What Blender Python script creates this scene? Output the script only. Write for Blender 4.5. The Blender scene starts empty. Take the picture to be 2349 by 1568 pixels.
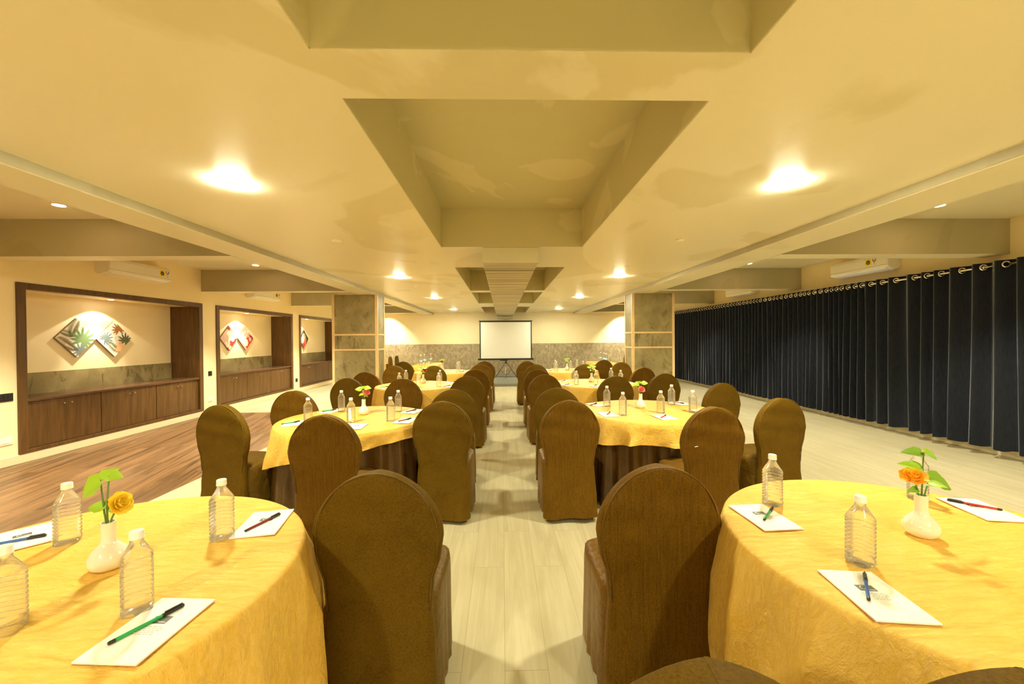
import bpy, bmesh, math, random
from math import sin, cos, pi, sqrt, radians, hypot, atan2
from mathutils import Vector, Matrix

SC = bpy.context.scene
COL = SC.collection

# ------------------------------------------------------------------ camera
F_PX = 905.416
YAW, PITCH, ROLL = -0.02462467, 0.00820358, -0.00795167
CAM_H = 1.45
def cam_matrix():
    cy, sy, cp, sp, cr, sr = cos(YAW), sin(YAW), cos(PITCH), sin(PITCH), cos(ROLL), sin(ROLL)
    Ry = Matrix(((cy, 0, sy), (0, 1, 0), (-sy, 0, cy)))
    Rx = Matrix(((1, 0, 0), (0, cp, -sp), (0, sp, cp)))
    Rz = Matrix(((cr, -sr, 0), (sr, cr, 0), (0, 0, 1)))
    R = Rz @ Rx @ Ry
    right = Vector((R[0][0], R[0][2], -R[0][1]))
    down = Vector((R[1][0], R[1][2], -R[1][1]))
    fwd = Vector((R[2][0], R[2][2], -R[2][1]))
    m = Matrix((right, -down, -fwd)).transposed().to_4x4()
    m.translation = (0, 0, CAM_H)
    return m
cam = bpy.data.cameras.new('camera')
cam.sensor_width = 36.0
cam.sensor_fit = 'HORIZONTAL'
cam.lens = 36.0 * F_PX / 2349.0
cam.clip_start = 0.02
cam_o = bpy.data.objects.new('camera', cam)
COL.objects.link(cam_o)
cam_o.matrix_world = cam_matrix()
SC.camera = cam_o

# ------------------------------------------------------------------ light and exposure
SC.view_settings.view_transform = 'Standard'
SC.view_settings.look = 'None'
SC.view_settings.gamma = 1.0
SC.view_settings.use_curve_mapping = False
SC.view_settings.exposure = 3.33
SC.cycles.diffuse_bounces = 8
SC.cycles.max_bounces = 14
SC.cycles.transparent_max_bounces = 16
SC.cycles.transmission_bounces = 8
SC.cycles.caustics_reflective = False
SC.cycles.caustics_refractive = False
SC.cycles.sample_clamp_indirect = 6.0
SC.cycles.use_denoising = True
w = bpy.data.worlds.new('world')
SC.world = w
w.use_nodes = True
w.node_tree.nodes['Background'].inputs[0].default_value = (1.0, 0.9, 0.7, 1)
w.node_tree.nodes['Background'].inputs[1].default_value = 0.05

LAMP_COL = (1.0, 0.955, 0.66)
LAMP_W = 90.0        # radiance of the round LED panels
SPOT_COL = (1.0, 0.90, 0.68)

# ------------------------------------------------------------------ room numbers (metres)
XL, XR = -5.80, 6.00
XN = -6.324                      # back of the wall niches
YW, YB = 15.40, -6.2             # far wall, wall behind the camera
ZM, ZB, ZS, ZC = 2.472, 2.406, 2.82, 2.90   # main ceiling, beam undersides, side bay ceiling, coffer ceiling
XA, XBL, XRA, XRB = -2.655, -3.043, 2.785, 3.25
XC0, XC1 = -0.67, 0.905
BEAM_Y = [-5.23, -1.98, 1.27, 4.52, 7.77, 11.02, 14.27]
ZT = 0.765                       # top of the tablecloths
R_T = 0.63

# ------------------------------------------------------------------ helpers
random.seed(7)
class MB:
    def __init__(s): s.v=[]; s.f=[]; s.m=[]
    def add(s, vs, fs, mi=0):
        k=len(s.v); s.v+= [tuple(p) for p in vs]
        for f in fs: s.f.append(tuple(i+k for i in f)); s.m.append(mi)
        return s
    def box(s, x0,x1,y0,y1,z0,z1, mi=0):
        vs=[(x0,y0,z0),(x1,y0,z0),(x1,y1,z0),(x0,y1,z0),(x0,y0,z1),(x1,y0,z1),(x1,y1,z1),(x0,y1,z1)]
        return s.add(vs,[(0,3,2,1),(4,5,6,7),(0,1,5,4),(1,2,6,5),(2,3,7,6),(3,0,4,7)],mi)
    def quad(s,a,b,c,d,mi=0): return s.add([a,b,c,d],[(0,1,2,3)],mi)
    def loft(s, rings, cap0=True, cap1=True, closed=True, mi=0):
        n=len(rings[0]); vs=[p for r in rings for p in r]; fs=[]
        for i in range(len(rings)-1):
            for j in range(n if closed else n-1):
                k=(j+1)%n
                fs.append((i*n+j, i*n+k, (i+1)*n+k, (i+1)*n+j))
        if cap0 and closed: fs.append(tuple(range(n-1,-1,-1)))
        if cap1 and closed: fs.append(tuple((len(rings)-1)*n+j for j in range(n)))
        return s.add(vs,fs,mi)
    def lathe(s, prof, n=32, c=(0,0,0), cap0=True, cap1=True, mi=0):
        rings=[[(c[0]+r*cos(2*pi*j/n), c[1]+r*sin(2*pi*j/n), c[2]+z) for j in range(n)] for r,z in prof]
        return s.loft(rings,cap0,cap1,True,mi)
    def tube(s, pts, r, n=10, mi=0, caps=True):
        pts=[Vector(p) for p in pts]; rings=[]
        rr = r if isinstance(r,(list,tuple)) else [r]*len(pts)
        up=None
        for i,p in enumerate(pts):
            t=(pts[min(i+1,len(pts)-1)]-pts[max(i-1,0)]).normalized()
            if up is None:
                up = Vector((0,0,1)) if abs(t.z)<.9 else Vector((1,0,0))
            a=t.cross(up).normalized(); b=a.cross(t).normalized(); up=b
            rings.append([tuple(p+(a*cos(2*pi*j/n)+b*sin(2*pi*j/n))*rr[i]) for j in range(n)])
        return s.loft(rings,caps,caps,True,mi)
    def torus(s, c, R, r, axis='y', n=20, k=8, mi=0, tilt=0.0):
        rings=[]
        for i in range(n):
            a=2*pi*i/n; ring=[]
            for j in range(k):
                b=2*pi*j/k; q=(R+r*cos(b))
                u,v,wv=q*cos(a),q*sin(a),r*sin(b)
                if axis=='y': p=Vector((u,wv,v))
                elif axis=='z': p=Vector((u,v,wv))
                else: p=Vector((wv,u,v))
                if tilt: p=Matrix.Rotation(tilt,3,'Z')@p
                ring.append((c[0]+p.x,c[1]+p.y,c[2]+p.z))
            rings.append(ring)
        rings.append(rings[0])
        return s.loft(rings,False,False,True,mi)
    def build(s, name, mats, parent=None, smooth=False, bevel=0, seg=2, loc=None, rotz=0, angle=None):
        me=bpy.data.meshes.new(name); me.from_pydata(s.v,[],s.f); me.update()
        bm=bmesh.new(); bm.from_mesh(me)
        bmesh.ops.recalc_face_normals(bm, faces=bm.faces); bm.to_mesh(me); bm.free()
        for m in (mats if isinstance(mats,(list,tuple)) else [mats]): me.materials.append(m)
        me.polygons.foreach_set('material_index', s.m)
        if smooth: me.polygons.foreach_set('use_smooth',[True]*len(me.polygons))
        o=bpy.data.objects.new(name,me); COL.objects.link(o)
        if parent is not None: o.parent=parent
        if loc is not None: o.location=loc
        if rotz: o.rotation_euler=(0,0,rotz)
        if bevel:
            b=o.modifiers.new('bevel','BEVEL'); b.width=bevel; b.segments=seg; b.limit_method='ANGLE'; b.angle_limit=radians(40)
        if smooth and angle:
            me.set_sharp_from_angle(angle=radians(angle))
        return o

def tag(o, label=None, cat=None, group=None, kind=None):
    if label: o['label']=label
    if cat: o['category']=cat
    if group: o['group']=group
    if kind: o['kind']=kind
    return o
def struct(o, label, cat): return tag(o,label,cat,None,'structure')
def thing(name, label, cat, loc=(0,0,0), rotz=0, group=None):
    o=bpy.data.objects.new(name,None); o.empty_display_size=0.05; COL.objects.link(o)
    o.location=loc; o.rotation_euler=(0,0,rotz)
    return tag(o,label,cat,group)
def copy_tree(o, parent=None):
    c=o.copy(); COL.objects.link(c)
    if parent is not None: c.parent=parent
    for ch in list(o.children): copy_tree(ch,c)
    return c

# ------------------------------------------------------------------ materials
def mat(name, col=(.8,.8,.8), rough=.5, metal=0, spec=.5, sheen=0, sheen_col=None, emit=None, estr=0, coat=0):
    m=bpy.data.materials.new(name); m.use_nodes=True
    b=m.node_tree.nodes['Principled BSDF']
    b.inputs['Base Color'].default_value=(*col,1); b.inputs['Roughness'].default_value=rough
    b.inputs['Metallic'].default_value=metal; b.inputs['Specular IOR Level'].default_value=spec
    if sheen:
        b.inputs['Sheen Weight'].default_value=sheen; b.inputs['Sheen Roughness'].default_value=.35
        if sheen_col: b.inputs['Sheen Tint'].default_value=(*sheen_col,1)
    if coat: b.inputs['Coat Weight'].default_value=coat
    if emit: b.inputs['Emission Color'].default_value=(*emit,1); b.inputs['Emission Strength'].default_value=estr
    return m
def nodes(m):
    t=m.node_tree; return t, t.nodes, t.links, t.nodes['Principled BSDF']
def coords(t, kind='Object', scale=(1,1,1), rot=(0,0,0)):
    tc=t.nodes.new('ShaderNodeTexCoord'); mp=t.nodes.new('ShaderNodeMapping')
    mp.inputs['Scale'].default_value=scale; mp.inputs['Rotation'].default_value=rot
    t.links.new(tc.outputs[kind],mp.inputs['Vector']); return mp.outputs['Vector']
def noise(t, vec, scale=5, detail=4, rough=.55, dist=0):
    n=t.nodes.new('ShaderNodeTexNoise'); n.inputs['Scale'].default_value=scale; n.inputs['Detail'].default_value=detail
    n.inputs['Roughness'].default_value=rough; n.inputs['Distortion'].default_value=dist
    t.links.new(vec,n.inputs['Vector']); return n.outputs['Fac']
def ramp(t, fac, stops):
    r=t.nodes.new('ShaderNodeValToRGB'); e=r.color_ramp.elements
    while len(e)<len(stops): e.new(.5)
    for i,(p,c) in enumerate(stops): e[i].position=p; e[i].color=(*c,1)
    t.links.new(fac,r.inputs['Fac']); return r.outputs['Color']
def mixc(t, fac, a, b, mode='MIX'):
    x=t.nodes.new('ShaderNodeMix'); x.data_type='RGBA'; x.blend_type=mode
    if isinstance(fac,(int,float)): x.inputs[0].default_value=fac
    else: t.links.new(fac,x.inputs[0])
    for s,i in ((a,6),(b,7)):
        if isinstance(s,tuple): x.inputs[i].default_value=(*s,1)
        else: t.links.new(s,x.inputs[i])
    return x.outputs[2]
def bump(t, h, strength=.3, dist=.01):
    b=t.nodes.new('ShaderNodeBump'); b.inputs['Strength'].default_value=strength; b.inputs['Distance'].default_value=dist
    t.links.new(h,b.inputs['Height'])
    t.links.new(b.outputs['Normal'],t.nodes['Principled BSDF'].inputs['Normal'])

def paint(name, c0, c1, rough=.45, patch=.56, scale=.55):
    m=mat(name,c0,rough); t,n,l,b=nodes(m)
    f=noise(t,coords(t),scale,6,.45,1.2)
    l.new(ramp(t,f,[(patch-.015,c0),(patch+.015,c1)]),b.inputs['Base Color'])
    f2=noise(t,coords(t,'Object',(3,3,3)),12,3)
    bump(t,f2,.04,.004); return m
M={}
M['ceiling']=paint('ceiling_paint',(.85,.78,.60),(.76,.68,.46),.36)
M['ceiling2']=paint('beam_paint',(.78,.71,.52),(.73,.66,.47),.5)
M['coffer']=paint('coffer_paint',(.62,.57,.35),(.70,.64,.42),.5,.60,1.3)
M['beamface']=paint('beam_face_paint_and_shade',(.42,.38,.25),(.39,.35,.22),.5,.62,1.2)
M['wall']=paint('wall_paint',(.93,.80,.52),(.91,.78,.50),.55,.6,.8)
M['skirt']=mat('skirting_paint',(.80,.70,.46),.4)
M['white']=mat('white_plastic',(.86,.82,.74),.3)
M['cap']=mat('bottle_cap_plastic',(.9,.88,.8),.4)
M['ceramic']=mat('white_ceramic',(.86,.82,.72),.12,coat=.5)
M['paper']=mat('white_paper',(.9,.88,.84),.6)
M['paper_edge']=mat('red_pad_binding',(.55,.06,.05),.6)
M['ink']=mat('grey_print',(.12,.12,.10),.6)
M['ink_faint']=mat('faint_print',(.35,.34,.3),.6)
M['black']=mat('black_plastic',(.015,.014,.013),.35)
M['blackmetal']=mat('black_metal',(.02,.02,.02),.4,.3)
M['steel']=mat('brushed_steel',(.75,.72,.66),.25,1)
M['chrome']=mat('grommet_metal',(.85,.80,.72),.18,1)
M['gold']=mat('gold_painted_metal',(.75,.52,.16),.3,.8)
M['screen']=mat('matte_screen_fabric',(.86,.85,.80),.8)
M['led']=mat('led_diffuser',(1,1,1),.5,emit=LAMP_COL,estr=LAMP_W)
M['spotlens']=mat('spot_lens',(1,1,1),.5,emit=(1.0,.62,.30),estr=9)
M['nichelens']=mat('niche_spot_lens',(1,1,1),.5,emit=(1,.9,.7),estr=6)
M['daylight']=mat('daylit_window_glass',(.8,.9,1),.1,emit=(.75,.9,1.0),estr=.35)
M['alu']=mat('aluminium_frame',(.5,.5,.5),.4,.8)
M['yellow_sticker']=mat('yellow_sticker',(.9,.68,.01),.5)
M['green_print']=mat('dark_green_print',(.03,.08,.02),.5)
M['red_print']=mat('red_print',(.65,.05,.03),.5)
M['bluelabel']=mat('blue_bottle_label',(.20,.55,.80),.4)
M['pen_blue']=mat('blue_pen_plastic',(.03,.12,.42),.25)
M['pen_red']=mat('red_pen_plastic',(.62,.05,.04),.25)
M['pen_green']=mat('green_pen_plastic',(.02,.36,.10),.25)
M['pen_maroon']=mat('maroon_pen_plastic',(.22,.02,.04),.25)
M['stem']=mat('green_stem',(.12,.22,.04),.5)
M['leaf']=mat('green_leaf',(.34,.56,.03),.45)
M['leaf_dark']=mat('dark_green_leaf',(.20,.40,.03),.45)
M['rose_yellow']=mat('yellow_petal',(.95,.74,.06),.5)
M['rose_orange']=mat('orange_petal',(.95,.56,.04),.5)
M['rose_pink']=mat('pink_petal',(.85,.25,.22),.5)
M['rose_red']=mat('red_petal',(.65,.05,.03),.5)
M['rose_cream']=mat('cream_petal',(.92,.85,.55),.5)
M['carpet']=mat('grey_carpet',(.20,.20,.17),.95,spec=.1)
t,n,l,b=nodes(M['carpet']); bump(t,noise(t,coords(t),220,2),.5,.004)

def floor_mat(name, cols, mortar, rot, width, length, grain=.35, rough=.32, gs=(.42,6.5,1)):
    m=mat(name,cols[0],rough); t,n,l,b=nodes(m)
    v=coords(t,'Object',(1,1,1),(0,0,radians(90)+rot))
    br=n.new('ShaderNodeTexBrick'); br.offset=.37; br.inputs['Scale'].default_value=1
    br.inputs['Brick Width'].default_value=length; br.inputs['Row Height'].default_value=width
    br.inputs['Mortar Size'].default_value=.0016; br.inputs['Bias'].default_value=0
    br.inputs['Color1'].default_value=(0,0,0,1); br.inputs['Color2'].default_value=(1,1,1,1); br.inputs['Mortar'].default_value=(.5,.5,.5,1)
    l.new(v,br.inputs['Vector'])
    sep=n.new('ShaderNodeSeparateColor'); l.new(br.outputs['Color'],sep.inputs[0])
    mp=n.new('ShaderNodeMapping'); mp.inputs['Scale'].default_value=gs; l.new(v,mp.inputs['Vector'])
    # shift the grain per plank
    add=n.new('ShaderNodeVectorMath'); add.operation='ADD'; sc=n.new('ShaderNodeVectorMath'); sc.operation='SCALE'
    sc.inputs[3].default_value=7.3; l.new(br.outputs['Color'],sc.inputs[0]); l.new(mp.outputs[0],add.inputs[0]); l.new(sc.outputs[0],add.inputs[1])
    g=noise(t,add.outputs[0],2.2,7,.62,1.1)
    plank=ramp(t,sep.outputs[0],[(0,cols[0]),(1,cols[1])])
    gr=ramp(t,g,[(.28,cols[2]),(.62,cols[3])])
    c=mixc(t,grain,plank,gr)
    l.new(mixc(t,br.outputs['Fac'],c,mortar),b.inputs['Base Color'])
    return m
M['floor']=floor_mat('pale_plank_floor',[(.57,.52,.345),(.52,.475,.305),(.39,.335,.19),(.63,.58,.40)],(.40,.34,.21),0,.19,1.25,.55)
M['parquet']=floor_mat('dark_plank_floor',[(.045,.022,.008),(.16,.082,.032),(.016,.007,.003),(.32,.17,.068)],(.04,.02,.01),radians(-14),.12,1.3,.7,.40,(.22,3.4,1))

def wood(name, c0, c1, scale=(14,14,1.0), rough=.38):
    m=mat(name,c0,rough); t,n,l,b=nodes(m)
    f=noise(t,coords(t,'Object',scale),1.6,6,.6,.8)
    l.new(ramp(t,f,[(.3,c0),(.7,c1)]),b.inputs['Base Color']); return m
M['wood']=wood('dark_walnut_laminate',(.068,.031,.007),(.155,.074,.018))
M['wood_h']=wood('dark_walnut_counter',(.085,.040,.020),(.150,.072,.036),(14,1.0,14),.22)
M['blond']=wood('blond_wood_strip',(.72,.50,.24),(.80,.58,.30),(10,10,10),.4)
def stone(name, c0, c1, c2, sc=1.3):
    m=mat(name,c0,.42); t,n,l,b=nodes(m)
    f=noise(t,coords(t,'Object',(1,1,.7)),sc*1.7,8,.62,.5)
    f2=noise(t,coords(t,'Object',(1,1,.55)),sc*2.3,9,.7,1.8)
    base=ramp(t,f,[(.3,c0),(.7,c1)])
    l.new(mixc(t,ramp(t,f2,[(.34,(1,1,1)),(.47,(0,0,0))]),base,c2),b.inputs['Base Color'])
    return m
M['stone']=stone('grey_stone_laminate',(.19,.15,.062),(.40,.325,.155),(.11,.083,.03))
M['dado']=stone('speckled_dado_laminate',(.26,.195,.11),(.52,.42,.26),(.18,.13,.07),6)
M['dado'].node_tree.nodes['Principled BSDF'].inputs['Roughness'].default_value=.5

def cloth(name, c0, c1, rough, sheen, sheen_col, wr_scale, wr_strength, thread=0, fine=60, spec=.4):
    m=mat(name,c0,rough,spec=spec,sheen=sheen,sheen_col=sheen_col); t,n,l,b=nodes(m)
    v=coords(t)
    f=noise(t,v,wr_scale,5,.6,.6)
    col=ramp(t,f,[(.3,c0),(.7,c1)])
    h=f
    if thread:
        th=noise(t,coords(t,'Object',(thread,thread,3)),1.0,3,.6)
        col=mixc(t,.5,col,mixc(t,1.0,col,ramp(t,th,[(.3,(.55,.55,.55)),(.7,(1.35,1.35,1.35))]),'MULTIPLY'))
    nap=noise(t,coords(t),170,3,.7)
    col=mixc(t,.8,col,ramp(t,nap,[(.3,(.62,.62,.62)),(.7,(1.3,1.3,1.25))]),'MULTIPLY')
    l.new(col,b.inputs['Base Color'])
    bump(t,f,wr_strength,.02)
    return m
M['chair_olive']=cloth('olive_brown_velvet',(.100,.054,.003),(.132,.074,.006),.65,.05,(.8,.5,.1),6,.12,spec=.08)
M['chair_brown']=cloth('chestnut_brown_taffeta',(.120,.059,.003),(.155,.078,.006),.6,.04,(.9,.5,.1),5,.12,160,spec=.10)
M['chair_seat']=cloth('brown_satin',(.135,.064,.007),(.175,.086,.011),.36,.06,(.9,.6,.2),22,.45,spec=.25)
M['skirt_cloth']=cloth('brown_satin_skirting',(.070,.032,.006),(.10,.048,.010),.24,.04,(.9,.6,.2),4,.1,spec=.5)
m=mat('golden_crushed_satin',(.86,.55,.07),.45,spec=.35,sheen=.06,sheen_col=(1,.85,.4)); t,n,l,b=nodes(m)
v=coords(t,'Object',(1,1,1)); f=noise(t,coords(t,'Object',(9,30,14)),1.4,6,.62,1.5); f2=noise(t,v,3.2,3,.5,.3)
l.new(mixc(t,.5,ramp(t,f,[(.3,(.83,.46,.035)),(.7,(.97,.67,.20))]),ramp(t,f2,[(.3,(.85,.50,.045)),(.7,(.94,.62,.13))])),b.inputs['Base Color'])
fw=noise(t,coords(t,'Object',(26,90,40)),1.3,4,.6,2.0)
ad=n.new('ShaderNodeMath'); ad.operation='MULTIPLY_ADD'; ad.inputs[1].default_value=.35; l.new(fw,ad.inputs[0]); l.new(f,ad.inputs[2])
bump(t,ad.outputs[0],.9,.010); M['gold_cloth']=m
m=mat('navy_velvet',(.010,.012,.022),.75,spec=.1,sheen=1.0,sheen_col=(.72,.80,.95)); t,n,l,b=nodes(m)
b.inputs['Sheen Roughness'].default_value=.38
f=noise(t,coords(t,'Object',(2,60,6)),1.5,4,.6); l.new(ramp(t,f,[(.3,(.008,.0095,.015)),(.7,(.014,.0165,.025))]),b.inputs['Base Color'])
M['velvet']=m
m=mat('wrapped_duct_fabric',(.62,.54,.36),.55); t,n,l,b=nodes(m)
f=noise(t,coords(t,'Object',(.25,11,.25)),1.0,4,.65,.3)
l.new(ramp(t,f,[(.40,(.22,.18,.09)),(.50,(.62,.55,.38))]),b.inputs['Base Color']); bump(t,f,.8,.03); M['duct']=m

# clear plastic: thin wall that lets most light straight through, with refraction and a glossy skin
m=bpy.data.materials.new('clear_bottle_plastic'); m.use_nodes=True; t=m.node_tree; n=t.nodes; l=t.links; n.clear()
out=n.new('ShaderNodeOutputMaterial'); tr=n.new('ShaderNodeBsdfTransparent'); gl=n.new('ShaderNodeBsdfGlass'); gs=n.new('ShaderNodeBsdfGlossy')
tr.inputs[0].default_value=(1,1,.99,1); gl.inputs['IOR'].default_value=1.30; gl.inputs['Roughness'].default_value=.0
gs.inputs['Roughness'].default_value=.10
mx=n.new('ShaderNodeMixShader'); mx.inputs[0].default_value=.24; l.new(tr.outputs[0],mx.inputs[1]); l.new(gl.outputs[0],mx.inputs[2])
fr=n.new('ShaderNodeFresnel'); fr.inputs[0].default_value=1.33; mx2=n.new('ShaderNodeMixShader')
l.new(fr.outputs[0],mx2.inputs[0]); l.new(mx.outputs[0],mx2.inputs[1]); l.new(gs.outputs[0],mx2.inputs[2]); tl=n.new('ShaderNodeBsdfTranslucent'); tl.inputs[0].default_value=(.95,.95,.92,1); mx3=n.new('ShaderNodeMixShader'); mx3.inputs[0].default_value=.10
l.new(mx2.outputs[0],mx3.inputs[1]); l.new(tl.outputs[0],mx3.inputs[2]); l.new(mx3.outputs[0],out.inputs[0])
M['clear']=m

for nm,c in dict(a_cream=(.80,.75,.62),a_tan=(.62,.52,.36),a_olive=(.10,.11,.04),a_green=(.16,.25,.10),a_blue=(.16,.20,.20),a_rust=(.32,.12,.03),a_peach=(.80,.45,.22),a_brown=(.16,.10,.04),
    a_pink=(.72,.42,.34),a_red=(.58,.035,.035),a_wine=(.26,.02,.04),a_pale=(.84,.76,.62),a_navy=(.02,.025,.06)).items(): M[nm]=mat('print_'+nm[2:],c,.55)
M['art_edge']=mat('canvas_edge',(.30,.20,.11),.7)

# ------------------------------------------------------------------ the room
b=MB().box(-3.22,XR+.15,YB,YW,-.1,0); b.box(XL-.65,-3.22,8.1,YW,-.1,0)
struct(b.build('floor',M['floor']),'pale wood plank floor of the hall','floor')
b=MB().box(XL-.65,-3.22,YB,8.1,-.1,0)
struct(b.build('floor',M['parquet']),'dark streaky wood plank floor along the niche wall','floor')

# main ceiling with the row of coffers
COF=[(-4.6,-1.85),(-1.55,1.41),(1.695,4.41),(5.65,8.38),(8.70,11.38),(12.62,YW)]
b=MB()
T=.5
b.box(XA,XC0,YB,YW,ZM,ZM+T); b.box(XC1,XRA,YB,YW,ZM,ZM+T)
ys=YB
for a,c in COF:
    b.box(XC0,XC1,ys,a,ZM,ZM+T); ys=c
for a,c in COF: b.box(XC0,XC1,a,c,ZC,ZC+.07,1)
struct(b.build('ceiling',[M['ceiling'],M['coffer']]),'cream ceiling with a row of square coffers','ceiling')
# coffer linings (their sides are painted the darker tone)
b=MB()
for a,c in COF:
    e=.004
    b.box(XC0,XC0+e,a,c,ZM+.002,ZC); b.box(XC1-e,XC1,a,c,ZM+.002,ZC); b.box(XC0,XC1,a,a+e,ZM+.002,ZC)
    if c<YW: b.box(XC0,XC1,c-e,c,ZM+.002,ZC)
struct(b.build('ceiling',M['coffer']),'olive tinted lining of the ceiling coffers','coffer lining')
for nm,x0,x1,xa,xb in (('left',XL-.65,XBL,XBL,XA),('right',XRB,XR+.15,XRA,XRB)):
    b=MB().box(x0,x1,YB,YW,ZS,ZS+.1)
    struct(b.build('ceiling',M['ceiling2']),f'cream side bay ceiling on the {nm}','ceiling')
    b=MB().box(xa,xb,YB,YW,ZB,ZS+.1); b.m=[0,0,0,1,0,1]  # shade on the long beam's sides is painted in with the olive tone
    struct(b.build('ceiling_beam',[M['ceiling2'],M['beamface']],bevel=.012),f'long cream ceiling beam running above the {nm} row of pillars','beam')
    for i,y in enumerate(BEAM_Y):
        xx0,xx1=(XL,XBL) if nm=='left' else (XRB,XR)
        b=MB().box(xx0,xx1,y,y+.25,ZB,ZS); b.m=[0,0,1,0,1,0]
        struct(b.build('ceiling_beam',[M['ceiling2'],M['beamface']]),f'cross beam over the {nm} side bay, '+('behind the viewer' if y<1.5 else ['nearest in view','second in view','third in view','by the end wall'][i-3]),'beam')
b=MB()
NICH=[(4.855,7.773),(8.141,11.056),(11.418,14.33)]
ps=YB
for a,c in NICH:
    b.box(XL-.65,XL,ps,a,0,ZS); ps=c
    b.box(XL-.65,XL,a,c,2.177,ZS); b.box(XL-.65,XL,a,c,0,.108)
    b.box(XL-.65,XN,a,c,.108,2.177); b.box(XN,XL-.09,a,c,2.11,2.177)
b.box(XL-.65,XL,ps,YW,0,ZS)
struct(b.build('wall_left',M['wall']),'cream yellow wall with three wood-lined niches','wall')
b=MB().box(XR,XR+.15,YB,YW,0,ZS); struct(b.build('wall_right',M['wall']),'cream yellow wall behind the navy curtains','wall')
b=MB().box(XL-.65,XR+.15,YW,YW+.15,0,ZS+.1); struct(b.build('wall_front',M['wall']),'cream yellow end wall behind the projection screen','wall')
b=MB().box(XL-.65,XR+.15,YB-.15,YB,0,ZS+.1); struct(b.build('wall_back',M['wall']),'cream wall behind the viewer','wall')
b=MB().box(XL,XL+.014,YB,YW,0,.105); struct(b.build('baseboard_left',M['skirt'],bevel=.004),'cream skirting under the niches','baseboard')
b=MB().box(XR-.014,XR,YB,YW,0,.105); struct(b.build('baseboard_right',M['skirt'],bevel=.004),'cream skirting under the curtains','baseboard')
b=MB()
xx=XL
while xx<XR-.01:
    x1=min(xx+1.22,XR); b.box(xx+.001,x1-.001,YW-.012,YW,0,1.262); xx=x1
struct(b.build('trim_1',M['dado']),'speckled grey-brown dado panels on the end wall','dado')
b=MB().box(-3.6,3.8,12.05,YW-.012,0,.085); b.box(-3.6,3.8,12.03,12.05,0,.080)
struct(b.build('stage',M['carpet'],bevel=.02),'low grey carpeted stage platform at the end wall','stage')

# pillars: stone laminate panels with blond wood strips
def pillar(x0,x1,y0,y1,inner,side):
    t=thing('pillar',f'{side} square pillar of grey stone laminate with blond wood strips','pillar',((x0+x1)/2,(y0+y1)/2,0))
    t['kind']='structure'
    hx,hy=(x1-x0)/2,(y1-y0)/2
    MB().box(-hx,hx,-hy,hy,0,ZB).build('stone_panel',M['stone'],t)
    s=.045; e=.008
    for sx in (-1,1):
        for sy in (-1,1):
            xa,xb=sorted((sx*(hx+e),sx*(hx-s))); ya,yb=sorted((sy*(hy+e),sy*(hy-s)))
            MB().box(xa,xb,ya,yb,0,ZB-.001).build('corner_strip',M['blond'],t,bevel=.002)
    for z in (1.225,1.545):
        b=MB()
        b.box(-hx+s,hx-s,-hy-e,-hy,z,z+.034); b.box(-hx+s,hx-s,hy,hy+e,z,z+.034)
        b.box(hx,hx+e,-hy+s,hy-s,z,z+.034); b.box(-hx-e,-hx,-hy+s,hy-s,z,z+.034)
        b.build('horizontal_strip',M['blond'],t)
pillar(-3.585,-2.645,8.43,8.935,1,'left')
pillar(2.80,3.71,8.43,8.935,-1,'right')

# wrapped air duct below the coffers
t=thing('air_duct','long cream duct with wrinkled wrapping hanging below the coffers','duct',(.1,4.41,2.30))
b=MB().box(-.31,.31,0,10.2,0,.169); 
b.build('duct_run',[M['duct']],t,bevel=.01)
b=MB().box(-.315,.315,-.006,.06,-.004,.168); b.build('end_panel',M['coffer'],t)
b=MB().box(-.31,.31,10.2,10.8,-.09,.16); b.build('duct_drop',M['coffer'],t,bevel=.03)

# niche linings, counters, cabinets
ORD=['nearest','middle','farthest']
CABW=['first','second','third']
for k,(a,c) in enumerate(NICH):
    W=.09; d=XL+.022
    b=MB()
    b.box(XN,d,a,a+W,.108,2.177); b.box(XN,d,c-W,c,.108,2.177)
    b.box(XL-.09,d,a+W,c-W,2.10,2.177); b.box(XL-.03,d,a+W,c-W,.108,.150)
    struct(b.build(f'trim_{k+2}',M['wood'],bevel=.004),f'dark walnut frame lining the {ORD[k]} wall niche','niche frame')
    b=MB().box(XN,XN+.012,a+W,c-W,.74,1.045)
    struct(b.build(f'trim_{k+5}',M['stone']),f'grey stone laminate upstand at the back of the {ORD[k]} niche','upstand')
    b=MB().box(XN+.012,XL+.012,a+W,c-W,.726,.757)
    tag(b.build('countertop',M['wood_h'],bevel=.004),f'dark wood countertop in the {ORD[k]} wall niche','countertop','niche countertops')
    y0,y1=a+W,c-W; wd=(y1-y0)/3
    for i in range(3):
        ya=y0+i*wd
        t=thing('cabinet',f'dark walnut two-door cabinet, {CABW[i]} from the near end, in the {ORD[k]} niche','cabinet',(XL-.02,ya+wd/2,.15),0,'niche cabinets')
        MB().box(-.48,-.02,-wd/2+.003,wd/2-.003,0,.575).build('body',M['wood'],t)
        for sgn in (-1,1):
            ya,yb=sorted((sgn*.0015,sgn*(wd/2-.005)))
            dr=MB().box(-.018,.002,ya,yb,.004,.570).build('door',M['wood'],t,bevel=.0015)
            b=MB(); ring=[(.0055,0),(.0055,.014),(.012,.018),(.013,.026),(.010,.031)]
            rings=[[(.002+z, sgn*.045+r*cos(2*pi*j/14), .50+r*sin(2*pi*j/14)) for j in range(14)] for r,z in ring]
            b.loft(rings); b.build('knob',M['steel'],dr,smooth=True,angle=50)

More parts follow.
